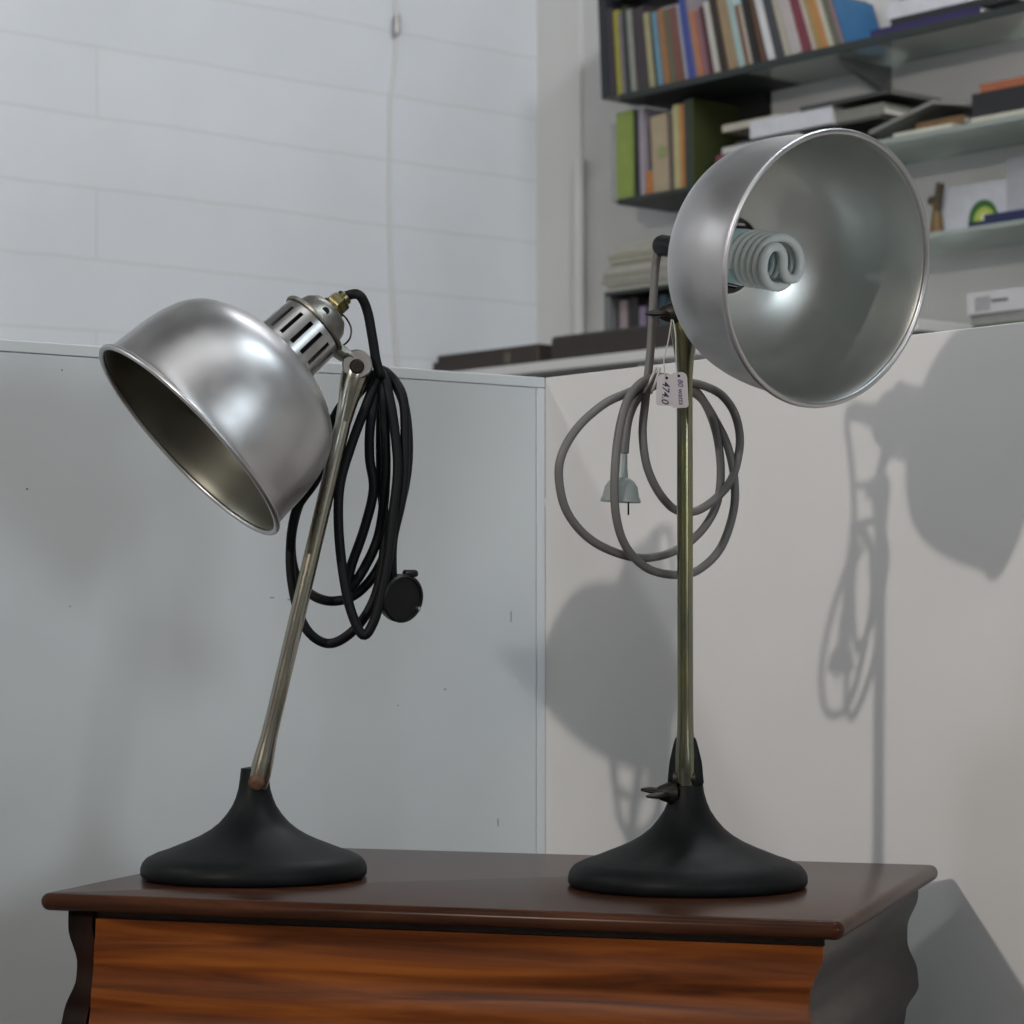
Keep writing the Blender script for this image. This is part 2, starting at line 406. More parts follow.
for sx in (0, 1):
    for sy in (0, 1):
        MB().box(FL + cx_ * (.035 + sx * (W - .115)) + cdp * (.03 + sy * (D - .11)), cx_ * .045, cdp * .045, UP * .14, .004).build('leg', M['side'], cab)

# ------------------------------------------------------------------ desk lamps
BASE = [(0, 0), (.094, 0), (.0985, .0012), (.1, .0035), (.1, .0085), (.0985, .0130), (.095, .0172), (.087, .0212), (.077, .0245), (.067, .0285), (.058, .032), (.048, .0365), (.0385, .042), (.031, .048), (.0245, .0555), (.0195, .063), (.0165, .070), (.0142, .078), (.0128, .088), (.012, .096), (0, .098)]
SH = [(1.0, 0.000), (.985, .04), (.975, .10), (.968, .2), (.957, .38), (.94, .52), (.912, .66), (.865, .80), (.79, .92), (.69, 1.01), (.56, 1.09), (.43, 1.135), (.315, 1.155)]  # /R
def lamp(root, s, base_o, O, a, joint, foot, polemat, hinge_side, polew=.0073, lin='alu_in', prongs=(-1, 1), bolt='nut', bl=.0105, uk=.912, H=.0385):
    Rr_ = .108 * s
    MB().lathe([(r * s, u * s) for r, u in BASE], base_o, UP, 72).build('base', M['iron'], root, smooth=60)
    # forked socket on the base
    pd = (joint - foot).normalized()
    hs = hinge_side
    sk = MB()
    bc = base_o + UP * .088 * s
    for sg in prongs:
        c = bc + hs * sg * .0068
        q_ = [c - UP * .014, c + UP * .004, foot + hs * sg * .0074 - pd * .004, foot + hs * sg * .0070 + pd * .014, foot + hs * sg * .0052 + pd * .034]
        sk.tube(spline(q_, 5), [.0085] * 5 + [.0084] * 5 + [.0084 - .0003 * k for k in range(5)] + [.0068 - .0007 * k for k in range(5)] + [.003], 16, flat=.60, side=pd.cross(hs))
    sk.build('base_fork', M['iron'], root, smooth=60)
    # pole: flattened foot, round tube, widened head
    L = (joint - foot).length
    prof = [(0, .0085), (.012, .0095), (.025, .0090), (.045, polew * 1.05), (.065, polew)]
    pts = [foot + pd * (u - .006) for u, r in prof]; rr = [r for u, r in prof]
    for u in [.12 + (L - .17) * i / 8 for i in range(9)]: pts.append(foot + pd * u); rr.append(polew)
    for u, r in ((L - .050, polew * 1.02), (L - .036, polew * 1.18), (L - .024, polew * 1.45), (L - .012, .0116), (L, .0118), (L + .007, .0095)): pts.append(foot + pd * u); rr.append(r)
    MB().tube(pts, rr, 28).build('pole', polemat, root, smooth=50)
    MB().lathe([(0, -bl), (.0055, -bl), (.0070, -bl + .001), (.0070, bl - .001), (.0055, bl), (0, bl)], foot, hs, 20).build('hinge_bolt', M[bolt], root)
    # shade with rolled rim, real wall thickness and open neck
    out = [(r * Rr_, u * Rr_ * uk) for r, u in SH]
    # refine
    P = spline([V((r, u, 0)) for r, u in out], 5); out = [(q.x, q.y) for q in P]
    t = .0011
    inn = [(r - t, u - t * .6) for r, u in out][::-1]
    sm = MB(); sm.lathe(out + [(out[-1][0] - t, out[-1][1])] , O, a, 128)
    sm.f = [f for f in sm.f if len(f) == 4]
    shade = sm.build('shade', M['alu'], root, smooth=60)
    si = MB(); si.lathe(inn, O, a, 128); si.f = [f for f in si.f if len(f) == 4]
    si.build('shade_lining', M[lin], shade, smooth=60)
    x, y, _ = frame(a)
    ring = [O + (x * math.cos(k * math.pi / 64) + y * math.sin(k * math.pi / 64)) * (Rr_ * 1.0) for k in range(128)]
    MB().tube(ring, .0026, 12, closed=True).build('rolled_rim', M['alu'], shade, smooth=80)
    # vented collar
    u0 = out[-1][1] - .002; rc = .0325 * s; ns = 16; per = 6
    n = ns * per; rows = [0, .12, .2, .86, .94, 1]; vs = []
    for q in rows:
        for k in range(n):
            w_ = 2 * math.pi * k / n; rr_ = rc * (1.02 - .05 * q); vs.append(O + a * (u0 + H * q) + (x * math.cos(w_) + y * math.sin(w_)) * rr_)
    m0 = len(vs)
    for q in rows:
        for k in range(n):
            w_ = 2 * math.pi * k / n; rr_ = rc * (1.02 - .05 * q) - .0012; vs.append(O + a * (u0 + H * q) + (x * math.cos(w_) + y * math.sin(w_)) * rr_)
    fs = []
    def solid(i, k): 
        k %= n
        if i < 0 or i > 4: return False
        j = k % per
        if i == 2: return j not in (2, 3)
        return True
    for i in range(5):
        for k in range(n):
            if not solid(i, k): continue
            l = (k + 1) % n; A = [i * n + k, i * n + l, (i + 1) * n + l, (i + 1) * n + k]
            fs.append(A); fs.append([m0 + z for z in A][::-1])
            if not solid(i, k - 1): fs.append([A[0], A[3], m0 + A[3], m0 + A[0]])
            if not solid(i, k + 1): fs.append([A[1], m0 + A[1], m0 + A[2], A[2]])
            if not solid(i - 1, k): fs.append([A[0], m0 + A[0], m0 + A[1], A[1]])
            if not solid(i + 1, k): fs.append([A[3], A[2], m0 + A[2], m0 + A[3]])
    vc = MB().add(vs, fs).build('vent_collar', M['vent'], root, smooth=40)
    MB().lathe([(0, u0 + .002), (.021 * s, u0 + .002), (.021 * s, u0 + H)], O, a, 32).build('lamp_socket', M['bakelite'], root)
    # cap
    uc = u0 + H
    cp = [(.0300 * s, uc - .0005), (.0300 * s, uc + .0012), (.0335 * s, uc + .0014), (.0340 * s, uc + .0032), (.0330 * s, uc + .0048), (.0265 * s, uc + .0055), (.0255 * s, uc + .009), (.0235 * s, uc + .016), (.0185 * s, uc + .022), (.011 * s, uc + .0245), (0, uc + .025)]
    cap = MB().lathe([(0, uc - .0005)] + cp, O, a, 64).build('cap', M['cap'], root, smooth=45)
    # brass cable gland, hexagonal below and round above
    g = MB().lathe([(0, uc + .024), (.011 * s, uc + .024), (.0115 * s, uc + .027), (.009 * s, uc + .028)], O, a, 24)
    g.lathe([(.0098 * s, uc + .0270), (.0108 * s, uc + .0285), (.0108 * s, uc + .035), (.0098 * s, uc + .0365), (.007 * s, uc + .038), (0, uc + .0385)], O, a, 6)
    g.lathe([(.0072 * s, uc + .036), (.0074 * s, uc + .041), (.0055 * s, uc + .0425)], O, a, 20)
    g.build('cable_gland', M['brass'], root, smooth=30)
    end = O + a * (uc + .040)
    # bracket from the cap to the pole head
    wv = joint - O; wv = (wv - a * wv.dot(a)).normalized()
    p0 = O + a * (uc + .003) + wv * .029 * s; 
    br = MB().tube(spline([p0, p0 + wv * .008 + a * .002, p0 * .45 + joint * .55 + a * .003, joint], 6), [.0125] * 7 + [.0105] * 6 + [.0105] * 6, 16, flat=.50, side=a.cross(wv))
    br.build('bracket', M['cap'], root, smooth=60)
    return dict(end=end, uc=uc, w=wv, cap=cap, out=out, x=x)
def wing_nut(root, c, d, m, k=1.0):
    # barrel along d with two swept wings
    d = nrm(d); mb = MB()
    mb.lathe([(0, 0), (.0065 * k, 0), (.0068 * k, .004 * k), (.0045 * k, .010 * k), (.0032 * k, .012 * k), (0, .013 * k)], c, d, 18)
    x = nrm(F + UP * .12 - d * (F + UP * .12).dot(d))
    for sg in (-1, 1):
        mb.tube([c + d * .004 * k, c + d * .009 * k + x * sg * .0045 * k, c + d * .015 * k + x * sg * .0085 * k, c + d * .020 * k + x * sg * .010 * k],
                [.0035 * k, .0048 * k, .0045 * k, .002 * k], 12, flat=.4, side=x)
    return mb.build('wing_nut', m, root, smooth=60)

# left lamp ----------------------------------------------------------------
bL = onz(254, 877, .85)
rootL = empty('desk_lamp', bL); tag(rootL, 'aluminium-shaded desk lamp on the left, tilted stem and black cord', 'lamp')
def rayframe(px, py):
    f_ = nrm(ray(px, py)); r_ = nrm(R - f_ * R.dot(f_)); return r_, r_.cross(f_), f_
r_, u_, f_ = rayframe(189, 441); aL = nrm(r_ * .718 + u_ * .666 + f_ * .205)
OL = at(189, 441, 2.225); DL = (bL - CAM).dot(F)
jL = at(356.5, 366, DL + .006); fL = at(258.5, 781, DL - .004)
iL = lamp(rootL, .985, bL, OL, aL, jL, fL, M['pole'], nrm(F * 1 + R * .1), .0070, 'alu_in_dark', (1,), 'hinge', .0112)
MB().lathe([(0, -.010), (.0060, -.010), (.0065, -.008), (.0065, .012), (.005, .0135), (0, .0135)], jL - U * .001 + R * .001, -F, 24).build('joint_screw', M['nut'], rootL)
fork = MB().lathe([(0, -.007), (.0120, -.007), (.0130, -.005), (.0130, .009), (.0118, .0105), (0, .0105)], jL + R * .001 + U * .001, -F, 28).build('joint_head', M['vent'], rootL)
cp = iL['cap']; 
sd = nrm(-F - aL * (-F).dot(aL))
MB().lathe([(0, 0), (.0035, 0), (.0035, .0006), (0, .0008)], OL + aL * (iL['uc'] + .0125) + sd * .0240 * .985, sd, 16).build('cap_screw', M['bakelite'], rootL)
q0 = at(343, 318, DL); 
MB().tube(spline([at(339, 312, DL), at(346, 318, DL), at(351, 328, DL), at(350, 338, DL), at(345, 344, DL), at(339, 347, DL)], 6), .0008, 8).build('wire_loop', M['rust'], rootL)
def zoomL(x, y): return (260 + x / 3.305, 350 + y / 3.305)
cord = [(iL['end'] - aL * .006), iL['end'] + aL * .002]
seq = [(359, 295, 0), (367, 310, .004), (372, 335, .006), (376, 360, .008), (380, 374, .010)]
pts = [at(x, y, DL + d) for x, y, d in seq]
TOP = (400, 78)
loops = [[(352, 180), (300, 320), (264, 450), (260, 590), (275, 740), (300, 860), (340, 942), (375, 900), (400, 810), (425, 680), (440, 540), (455, 400), (447, 280), (428, 160)],
         [(300, 150), (240, 235), (180, 400), (125, 520), (102, 640), (120, 750), (170, 808), (240, 830), (320, 805), (392, 720), (440, 590), (478, 450), (490, 320), (478, 190), (445, 110)],
         [(320, 150), (250, 260), (190, 420), (120, 530), (100, 680), (115, 820), (155, 925), (225, 970), (300, 935), (365, 850), (400, 740), (412, 600), (402, 450), (398, 300), (402, 150)],
         [(368, 220), (362, 350), (375, 460), (345, 590), (300, 720), (292, 790), (345, 720), (395, 600), (415, 420), (412, 250), (408, 140)],
         [(470, 150), (480, 320), (470, 480), (440, 620), (436, 720), (440, 775)]]
dd = [.012, .021, .030, .012, .020]
for li, (lp, dz) in enumerate(zip(loops, dd)):
    x, y = zoomL(*TOP); pts.append(at(x + li - 2, y - li * .8, DL + .016 + .003 * li))
    for i, (a, b) in enumerate(lp):
        x, y = zoomL(a, b); sw = math.sin(math.pi * (i + .5) / len(lp)) * .010 * (1 if li % 2 else -1)
        pts.append(at(x, y, DL + dz + sw + (.012 if a < 230 else 0)))
MB().tube(spline(cord + pts, 7), .0044, 12).build('cord', M['black'], rootL, smooth=80)
pe = at(411, 598, DL + .016); pa = nrm(R * .60 - U * .12 - F * .78)
pp = MB()
pp.lathe([(0, -.030), (.007, -.030), (.010, -.026), (.014, -.016), (.0165, -.010), (.0205, -.006), (.0215, -.002), (.0215, .004), (.020, .0055), (.0185, .0055), (.018, .0035), (0, .0035)], pe - R * .009, pa, 40)
plug = pp.build('plug', M['bakelite'], rootL, smooth=40)
MB().lathe([(0, 0), (.0017, 0), (.0017, .0045), (0, .005)], at(416.5, 608, DL + .010), pa, 12).build('plug_screw', M['vent'], plug)
MB().box(pe + U * .0185 - R * .006 - pa * .004, R * .012, U * .006, pa * .006, .0015).build('cord_grip', M['bakelite'], plug)

# right lamp ---------------------------------------------------------------
bR = onz(687.5, 886, .85)
rootR = empty('desk_lamp', bR); tag(rootR, 'taller desk lamp on the right with upright stem, spiral bulb and grey cord', 'lamp')
r_, u_, f_ = rayframe(827.5, 268); aR = nrm(r_ * -.68 + u_ * .098 + f_ * .727)
OR = at(828.5, 269.5, 2.068); DR = (bR - CAM).dot(F)
jR = at(684.5, 318, DR + .002); fR = at(685.5, 778, DR - .002)
iR = lamp(rootR, 1.008, bR, OR, aR, jR, fR, M['pole2'], nrm(R * .97 - F * .25), .0067, uk=.968, H=.033)
wing_nut(rootR, at(678, 313, DR - .004), nrm(-R * 1 + F * .1), M['nut'], 1.35)
wing_nut(rootR, fR - R * .0085 - UP * .012 - F * .002, nrm(-R * 1 - F * .15), M['nut'], 1.35)
# dark sleeve round the gland
MB().lathe([(0, iR['uc'] + .034), (.0088, iR['uc'] + .034), (.0095, iR['uc'] + .056), (.0080, iR['uc'] + .060), (0, iR['uc'] + .061)], OR, aR, 24).build('gland_sleeve', M['bakelite'], rootR)
# spiral bulb
bulb = empty('bulb', OR + aR * .1); bulb.parent = rootR; bulb.matrix_basis = WM[rootR.name].inverted() @ WM[bulb.name]
fx, fy, _ = frame(aR)
fxx = nrm(U * .97 + R * .25 - aR * (U * .97 + R * .25).dot(aR)); fyy = aR.cross(fxx); fxx, fyy = fyy, -fxx
def hp(ang, u, r=.0203): return OR + aR * u + (fxx * math.cos(ang) + fyy * math.sin(ang)) * r
uf, turns, pitch = .055, 2.6, .0150
h1 = [hp(-2 * math.pi * turns * (1 - i / 60), uf + pitch * turns * (1 - i / 60)) for i in range(61)]
h2 = [hp(math.pi + 2 * math.pi * turns * (-i / 60), uf + pitch * turns * (i / 60)) for i in range(61)]
bridge = spline([hp(0, uf), hp(.45, uf - .001, .0190), hp(.85, uf - .001, .0135), hp(1.15, uf - .001, .0065), OR + aR * (uf - .001), hp(math.pi + 1.15, uf - .001, .0065), hp(math.pi + .85, uf - .001, .0135), hp(math.pi + .45, uf - .001, .0190), hp(math.pi, uf)], 6)
# in the photo the bridge sweeps ahead of each arm's end
WM[bulb.name] = WM[bulb.name]
MB().tube(h1[:-1] + bridge + h2[1:], .0040, 14).build('spiral_tube', M['glass_tube'], bulb, smooth=80)
ub = uf + pitch * turns
MB().lathe([(0, ub - .002), (.014, ub - .002), (.0225, ub + .002), (.0235, ub + .008), (.0225, ub + .026), (.0165, ub + .034), (.0135, ub + .04), (.0135, ub + .056), (0, ub + .058)], OR, aR, 40).build('ballast', M['ballast'], bulb, smooth=50)
# grey cord
def zoomR(x, y, d): px = 540 + x / 2.768; return at(px, 230 + y / 2.768, DR + d + .028 + .62 * (px - 680) * .00085)
e0 = OR + aR * (iR['uc'] + .056)
cpts = [e0 - aR * .004, e0 + aR * .004]
cs = [(322, 84, .03), (317, 130, .022), (312, 230, .010), (306, 330, .004), (299, 400, .003), (291, 480, .0), (284, 560, 0), (295, 650, 0), (325, 720, .002), (365, 768, .010), (400, 780, .016), (440, 775, .018), (490, 740, .016), (530, 690, .01), (550, 620, .006), (552, 560, .004), (535, 500, .006), (500, 455, .012), (450, 430, .018), (400, 420, .022), (345, 415, .018),
      (300, 425, .006), (245, 450, .002), (180, 480, 0), (110, 540, 0), (65, 610, .002), (52, 680, .004), (70, 770, .006), (120, 840, .008), (190, 885, .010), (280, 908, .012), (370, 890, .018), (440, 840, .024), (485, 770, .024), (500, 690, .020), (495, 600, .018), (475, 520, .018), (440, 455, .022), (400, 428, .028), (345, 408, .022),
      (300, 412, -.006), (262, 440, -.010), (235, 490, -.012), (215, 580, -.012), (206, 700, -.012), (212, 800, -.010), (240, 880, -.004), (300, 938, .004), (380, 955, .014), (440, 940, .018), (500, 880, .016), (535, 780, .012), (538, 690, .010), (520, 600, .012), (487, 530, .024), (445, 465, .030), (400, 440, .034), (345, 425, .016),
      (300, 440, .008), (268, 470, .004), (246, 520, .004), (237, 580, .004), (234, 618, .004)]
cpts += [zoomR(*c) for c in cs]
MB().tube(spline(cpts, 6), .0037, 12).build('cord', M['greycord'], rootR, smooth=80)
tz = zoomR(303, 418, .002)
MB().tube([tz + nrm(U + R * .5) * .012 * math.cos(k * math.pi / 10) + F * .014 * math.sin(k * math.pi / 10) for k in range(20)], .0011, 8, closed=True).build('cord_tie', M['string'], rootR)
MB().tube([tz + R * .005 + nrm(U + R * .35) * .011 * math.cos(k * math.pi / 10) + F * .014 * math.sin(k * math.pi / 10) for k in range(20)], .0011, 8, closed=True).build('cord_tie', M['string'], rootR)
pt = zoomR(234, 622, .004); bc_ = at(622, 480, DR + .004)
g = MB().lathe([(0, .032), (.0030, .032), (.0036, .028), (.0045, .012), (.0055, .004), (.0105, .001), (.0140, -.004), (.0155, -.012), (.0170, -.0150), (.0170, -.0170), (0, -.0170)], at(621.5, 482, DR + .004), UP + R * .05, 36)
pl = g.build('plug', M['greyplug'], rootR, smooth=45)
for px, py in ((628.5, 498), (613.5, 498)):
    MB().box(at(px - 1, py - 3, DR + .004) - F * .002, R * .0014, -UP * (.017), F * .005, .0003).build('pin', M['bakelite'], pl)

# price tags ---------------------------------------------------------------
def text_mesh(body, size, o, ux, uy, m, parent, name='handwriting'):
    cu = bpy.data.curves.new(name, 'FONT'); cu.body = body; cu.size = size; cu.shear = .25; cu.offset = size * .012
    tmp = bpy.data.objects.new(name, cu); col.objects.link(tmp)
    dg = bpy.context.evaluated_depsgraph_get(); me = bpy.data.meshes.new_from_object(tmp.evaluated_get(dg))
    n_ = ux.cross(uy)
    vs = [o + ux * v.co.x + uy * v.co.y + n_ * .0002 for v in me.vertices]; fs = [list(p.vertices) for p in me.polygons]
    bpy.data.objects.remove(tmp); 
    return MB().add(vs, fs).build(name, m, parent, smooth=0)
def price_tag(c, w_, h_, tilt, text, m, label, tsize, toff, rx=0):
    ux = nrm(R * math.cos(tilt) - U * math.sin(tilt) - F * rx); uy = nrm(U * math.cos(tilt) + R * math.sin(tilt)); uy = nrm(uy - ux * uy.dot(ux)); n_ = ux.cross(uy)
    o = empty('price_tag', c + uy * h_ / 2); tag(o, label, 'tag')
    poly = []
    cr = .0025
    for (sx, sy, q) in ((1, 1, 0), (-1, 1, 90), (-1, -1, 180), (1, -1, 270)):
        for j in range(5):
            b = math.radians(q + 90 * j / 4); k = cr * (2 if sy > 0 else 1)
            poly.append(c + ux * (sx * (w_ / 2 - k) + k * math.cos(b)) + uy * (sy * (h_ / 2 - k) + k * math.sin(b)))
    MB().prism(poly, -n_ * .0004).build('card', M['paper'], o, smooth=0)
    text_mesh(text, tsize, c + uy * (h_ / 2 - .0058) + ux * toff, -uy, ux, m, o)
    MB().lathe([(0, 0), (.0012, 0), (.0012, .0002), (0, .0002)], c + uy * (h_ / 2 - .0032), n_, 12).build('hole', M['dark'], o)
    return o, ux, uy
TD = DR - .013
t1, ux, uy = price_tag(at(666, 390, TD + .002), .0160, .0265, .06, '474.0', M['ink2'], 'left of two white price tags hung on the grey cord, figures written downwards', .0085, -.003)
hole = at(665, 378, TD + .001)
MB().tube(spline([at(665, 378, TD), at(664, 360, TD), at(668, 342, TD), at(671, 324, TD), at(672, 318, DR - .008)], 5), .0006, 6).build('string', M['string'], t1)
t2, ux, uy = price_tag(at(679.5, 390, TD - .003), .0140, .0300, -.05, '80 watts', M['ink'], 'right of two white price tags, violet writing, lying against the lamp stem', .0062, -.001)
MB().tube(spline([at(677, 374, TD - .003), at(676, 355, TD - .004), at(675.5, 335, TD - .004), at(673, 320, DR - .010)], 5), .0006, 6).build('string', M['string'], t2)

# ------------------------------------------------------------------ shelves on the far wall
def glassmat():
    m = mat('greenish_shelf_glass', (.72, .80, .75), .12, trans=.7, ior=1.2); return m
M['sglass'] = glassmat()
M['sdark'] = mat('dark_shelf_board', (.022, .028, .026), .5)
M['metal_br'] = mat('grey_steel_bracket', (.18, .19, .19), .5, .4)
M['dkwood'] = mat('dark_brown_wood', (.035, .025, .020), .55, var=.2, vscale=30)
M['pages'] = mat('page_edges', (.55, .53, .47), .8)
Z1, Z2, Z3 = 2.557, 2.284, 2.029
sL = .615
sh = empty('wall_shelf', RP(sL, 0, Z1)); tag(sh, 'topmost wall shelf, packed with standing books', 'shelf', 'wall shelves')
MB().box(RP(sL, .005, Z1), Sd * .50, nS * .235, UP * .020, .002).build('board', M['sdark'], sh)
MB().box(RP(sL + .503, .005, Z1), Sd * 2.6, nS * .235, UP * .018, .002).build('glass_pane', M['sglass'], sh)
MB().box(RP(sL + .503, .2402, Z1 - .002), Sd * 2.6, nS * .006, UP * .022, .001).build('front_lip', M['sdark'], sh)
brs = sp(884, .02, 2.5)
MB().box(RP(brs - .012, .001, Z1 - .26), Sd * .024, nS * .012, UP * .26, .001).build('bracket', M['metal_br'], sh)
MB().prism([RP(brs - .008, .012, Z1 - .001), RP(brs - .008, .20, Z1 - .001), RP(brs - .008, .20, Z1 - .012), RP(brs - .008, .012, Z1 - .075)], Sd * .016).build('bracket_arm', M['metal_br'], sh, smooth=0)
s2 = empty('wall_shelf', RP(1.0, 0, Z2)); tag(s2, 'middle glass wall shelf with stacks of lying books', 'shelf', 'wall shelves')
MB().box(RP(1.02, .005, Z2), Sd * 2.7, nS * .265, UP * .016, .002).build('glass_pane', M['sglass'], s2)
s3 = empty('wall_shelf', RP(1.4, 0, Z3)); tag(s3, 'lowest glass wall shelf with a green-circled cover on it', 'shelf', 'wall shelves')
MB().box(RP(1.02, .005, Z3), Sd * 2.7, nS * .265, UP * .014, .002).build('glass_pane', M['sglass'], s3)
zc = 2.278
s4 = empty('wall_shelf', RP(sL, 0, zc)); tag(s4, 'short dark shelf under the left end of the top one, holding a green book', 'shelf')
MB().box(RP(.598, .005, zc - .016), Sd * .40, nS * .225, UP * .016, .002).build('board', M['sdark'], s4)
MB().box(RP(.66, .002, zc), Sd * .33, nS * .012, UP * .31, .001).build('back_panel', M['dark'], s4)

cmat = {}
def cm(c):
    g_ = sum(c) / 3; c = tuple(.85 * (x * .88 + g_ * .12) for x in c); k = tuple(round(x, 3) for x in c)
    if k not in cmat: cmat[k] = mat('cover_%d' % len(cmat), c, .5, var=.06, vscale=25)
    return cmat[k]
def book(o, ex, ey, ez, c, label, group=None, bd=.0025, pages=True, cat='book'):
    """o corner; ex thickness vector, ey spine-to-fore-edge vector, ez height vector; spine faces -ey"""
    o = V(o); ux, uy, uz = nrm(ex), nrm(ey), nrm(ez); tx = ex.length; b = min(bd, tx * .25)
    mb = MB(); mb.box(o, ux * b, ey, ez); mb.box(o + ex - ux * b, ux * b, ey, ez); mb.box(o + ux * b, ex - ux * b * 2, uy * b, ez)
    ob = mb.build('book', cm(c), origin=o + ex / 2 + ey / 2, smooth=0); tag(ob, label, cat, group)
    if pages: MB().box(o + ux * b + uy * b + uz * .003, ex - ux * b * 2, ey - uy * (b + .003), ez - uz * .006).build('page_block', M['pages'], ob, smooth=0)
    return ob
# standing books on the top shelf: (bottom left px, bottom right px, top-left px at py, py top, colour, words)
TB = [
 (601.5, 610, 598, -8, (.020, .022, .028), 'black book leaning outermost left on the top shelf'),
 (610, 616, 607.5, 8, (.040, .030, .042), 'dark plum book between the outermost black book and a yellow one'),
 (617, 621.5, 612.5, 10, (.36, .33, .02), 'bright yellow spine near the left end of the top shelf'),
 (622, 626, 618, 12, (.20, .16, .19), 'thin mauve spine right of the yellow one on the top shelf'),
 (626, 631, 622, 6, (.02, .035, .03), 'dark green spine between a mauve and a grey one'),
 (631.5, 636, 626.5, 9, (.28, .28, .23), 'narrow pale grey spine left of a wide dark brown one, top shelf'),
 (636.5, 648.5, 631, 8, (.050, .036, .042), 'wide dark brown-plum spine on the top shelf'),
 (649.5, 654.5, 643.5, 12, (.38, .34, .17), 'pale yellow spine left of the light blue one, top shelf'),
 (654.5, 657.5, 649, 11, (.02, .05, .045), 'thin dark teal spine beside the light blue one, top shelf'),
 (658, 662.5, 651, 11, (.12, .29, .40), 'light blue spine on the top shelf'),
 (664, 670.5, 657, 9, (.33, .15, .05), 'orange-brown spine right of the light blue one, top shelf'),
 (671, 677, 663, 8, (.13, .12, .07), 'olive brown spine between orange-brown and brick red ones'),
 (677, 684, 669, 6, (.20, .07, .05), 'brick red spine on the top shelf'),
 (684, 688, 674, 4, (.32, .33, .38), 'thin pale grey spine left of the royal blue one'),
 (688, 695, 676, -6, (.04, .06, .30), 'royal blue spine on the top shelf'),
 (695.5, 698.5, 684, -6, (.24, .20, .22), 'slim grey-mauve spine between royal blue and orange ones'),
 (699, 703.5, 687, 10, (.50, .17, .06), 'bright orange spine right of the royal blue one'),
 (704, 709, 691, 10, (.26, .12, .13), 'dusty pink spine between bright orange and dark maroon ones'),
 (709, 713, 697, 5, (.09, .02, .04), 'dark maroon spine left of the cream white one'),
 (714, 720, 700, 1, (.52, .50, .43), 'cream white leaning spine in the middle of the top shelf'),
 (720.5, 728, 706, -5, (.035, .022, .015), 'black-brown spine left of the wide tan one'),
 (728, 738, 713, -8, (.33, .23, .12), 'wide tan spine on the top shelf'),
 (738.5, 744.5, 724, -8, (.33, .47, .45), 'pale cyan spine right of the wide tan one'),
 (745, 749.5, 733, 3, (.22, .07, .03), 'rust red spine right of the pale cyan one'),
 (749.5, 753, 738, 3, (.42, .37, .30), 'thin cream spine right of the rust red one'),
 (753.5, 760, 741, -6, (.015, .014, .012), 'black spine in the middle right of the top shelf'),
 (760.5, 767, 748, -6, (.11, .055, .03), 'brown spine left of the clean white one'),
 (768, 775, 750, -8, (.62, .62, .62), 'clean white leaning spine on the top shelf'),
 (775.5, 784, 758, -8, (.05, .055, .06), 'charcoal spine right of the clean white one'),
 (785, 791, 768, -8, (.42, .38, .30), 'beige spine right of the charcoal one'),
 (792, 802, 775, -8, (.46, .41, .40), 'wide pale mauve-grey spine left of the crimson one'),
 (802.5, 812, 787, -8, (.20, .03, .05), 'crimson leaning spine on the top shelf'),
 (812.5, 816, 797, -8, (.46, .38, .33), 'thin cream spine right of the crimson one'),
 (816.5, 822, 801, -8, (.36, .25, .07), 'ochre spine between thin cream and deep orange ones'),
 (822, 828, 807, -8, (.48, .20, .04), 'deep orange spine near the right end of the row'),
 (828.5, 833, 814, -8, (.50, .46, .36), 'ivory spine right of the deep orange one'),
 (833.5, 841, 820, -8, (.13, .14, .10), 'grey-green spine right of the ivory one'),
 (841, 844, 828, -8, (.26, .16, .17), 'thin mauve-brown spine near the end of the row beside a blue cover'),
 (844.5, 846.5, 832, -8, (.015, .12, .28), 'blue book ending the row, its cover facing right'),
]
tB = .225; zb = Z1 + .0205
def row(books, t, z, group, dep, smooth, hmax=9):
    L = []
    for (b0, b1, x0, y0, c, lab) in books:
        sA, sB = sp(b0, t, z), sp(b1, t, z); zt = zp(y0, sA, t); sT = sp(x0, t, zt)
        L.append([sA, sB, math.atan2(-(sT - sA), zt - z), min(hmax, math.hypot(sT - sA, zt - z)), c, lab])
    n = len(L); mx = sum(q[0] for q in L) / n; ma = sum(q[2] for q in L) / n
    k = sum((q[0] - mx) * (q[2] - ma) for q in L) / sum((q[0] - mx) ** 2 for q in L)
    for q in L: q[2] = (1 - smooth) * q[2] + smooth * (ma + k * (q[0] - mx))
    out = []
    for i, (sA, sB, ang, h, c, lab) in enumerate(L):
        w_ = (sB - sA) * math.cos(ang)
        for nx in range(i + 1, min(n, i + 4)):
            s2, _, a2_, h2 = L[nx][:4]
            for hh in (0, min(h, h2)):
                ds, dz = s2 - math.sin(a2_) * hh - sA, math.cos(a2_) * hh
                w_ = min(w_, ds * math.cos(ang) + dz * math.sin(ang) - .0012)
        w_ = max(w_, .004)
        ux = nrm(Sd * math.cos(ang) + UP * math.sin(ang)); uz = nrm(UP * math.cos(ang) - Sd * math.sin(ang))
        lab_dep = .20 if 'olive album' in lab else random.uniform(*dep)
        out.append((book(RP(sA, t - random.uniform(0, .006), z), ux * w_, -nS * lab_dep, uz * h, c, lab, group), ux * w_, uz * h, RP(sA, t, z)))
    return out
row(TB, tB, zb, 'row of books on the top wall shelf', (.14, .18), .8)
# book lying on top of the left part of the row
sa, sb = sp(611, tB, 2.9), sp(676, tB, 2.9); zl = zp(5.5, sp(640, .2, 2.9), .2)
sb_ = sp(676, tB, zl + .02)
book(RP(sp(611, tB, zl), .215, zl + .03), -UP * -.035, -nS * .17, Sd * (sb_ - sp(611, tB, zl)), (.02, .02, .022), 'black book lying on top of the standing row, upper left')
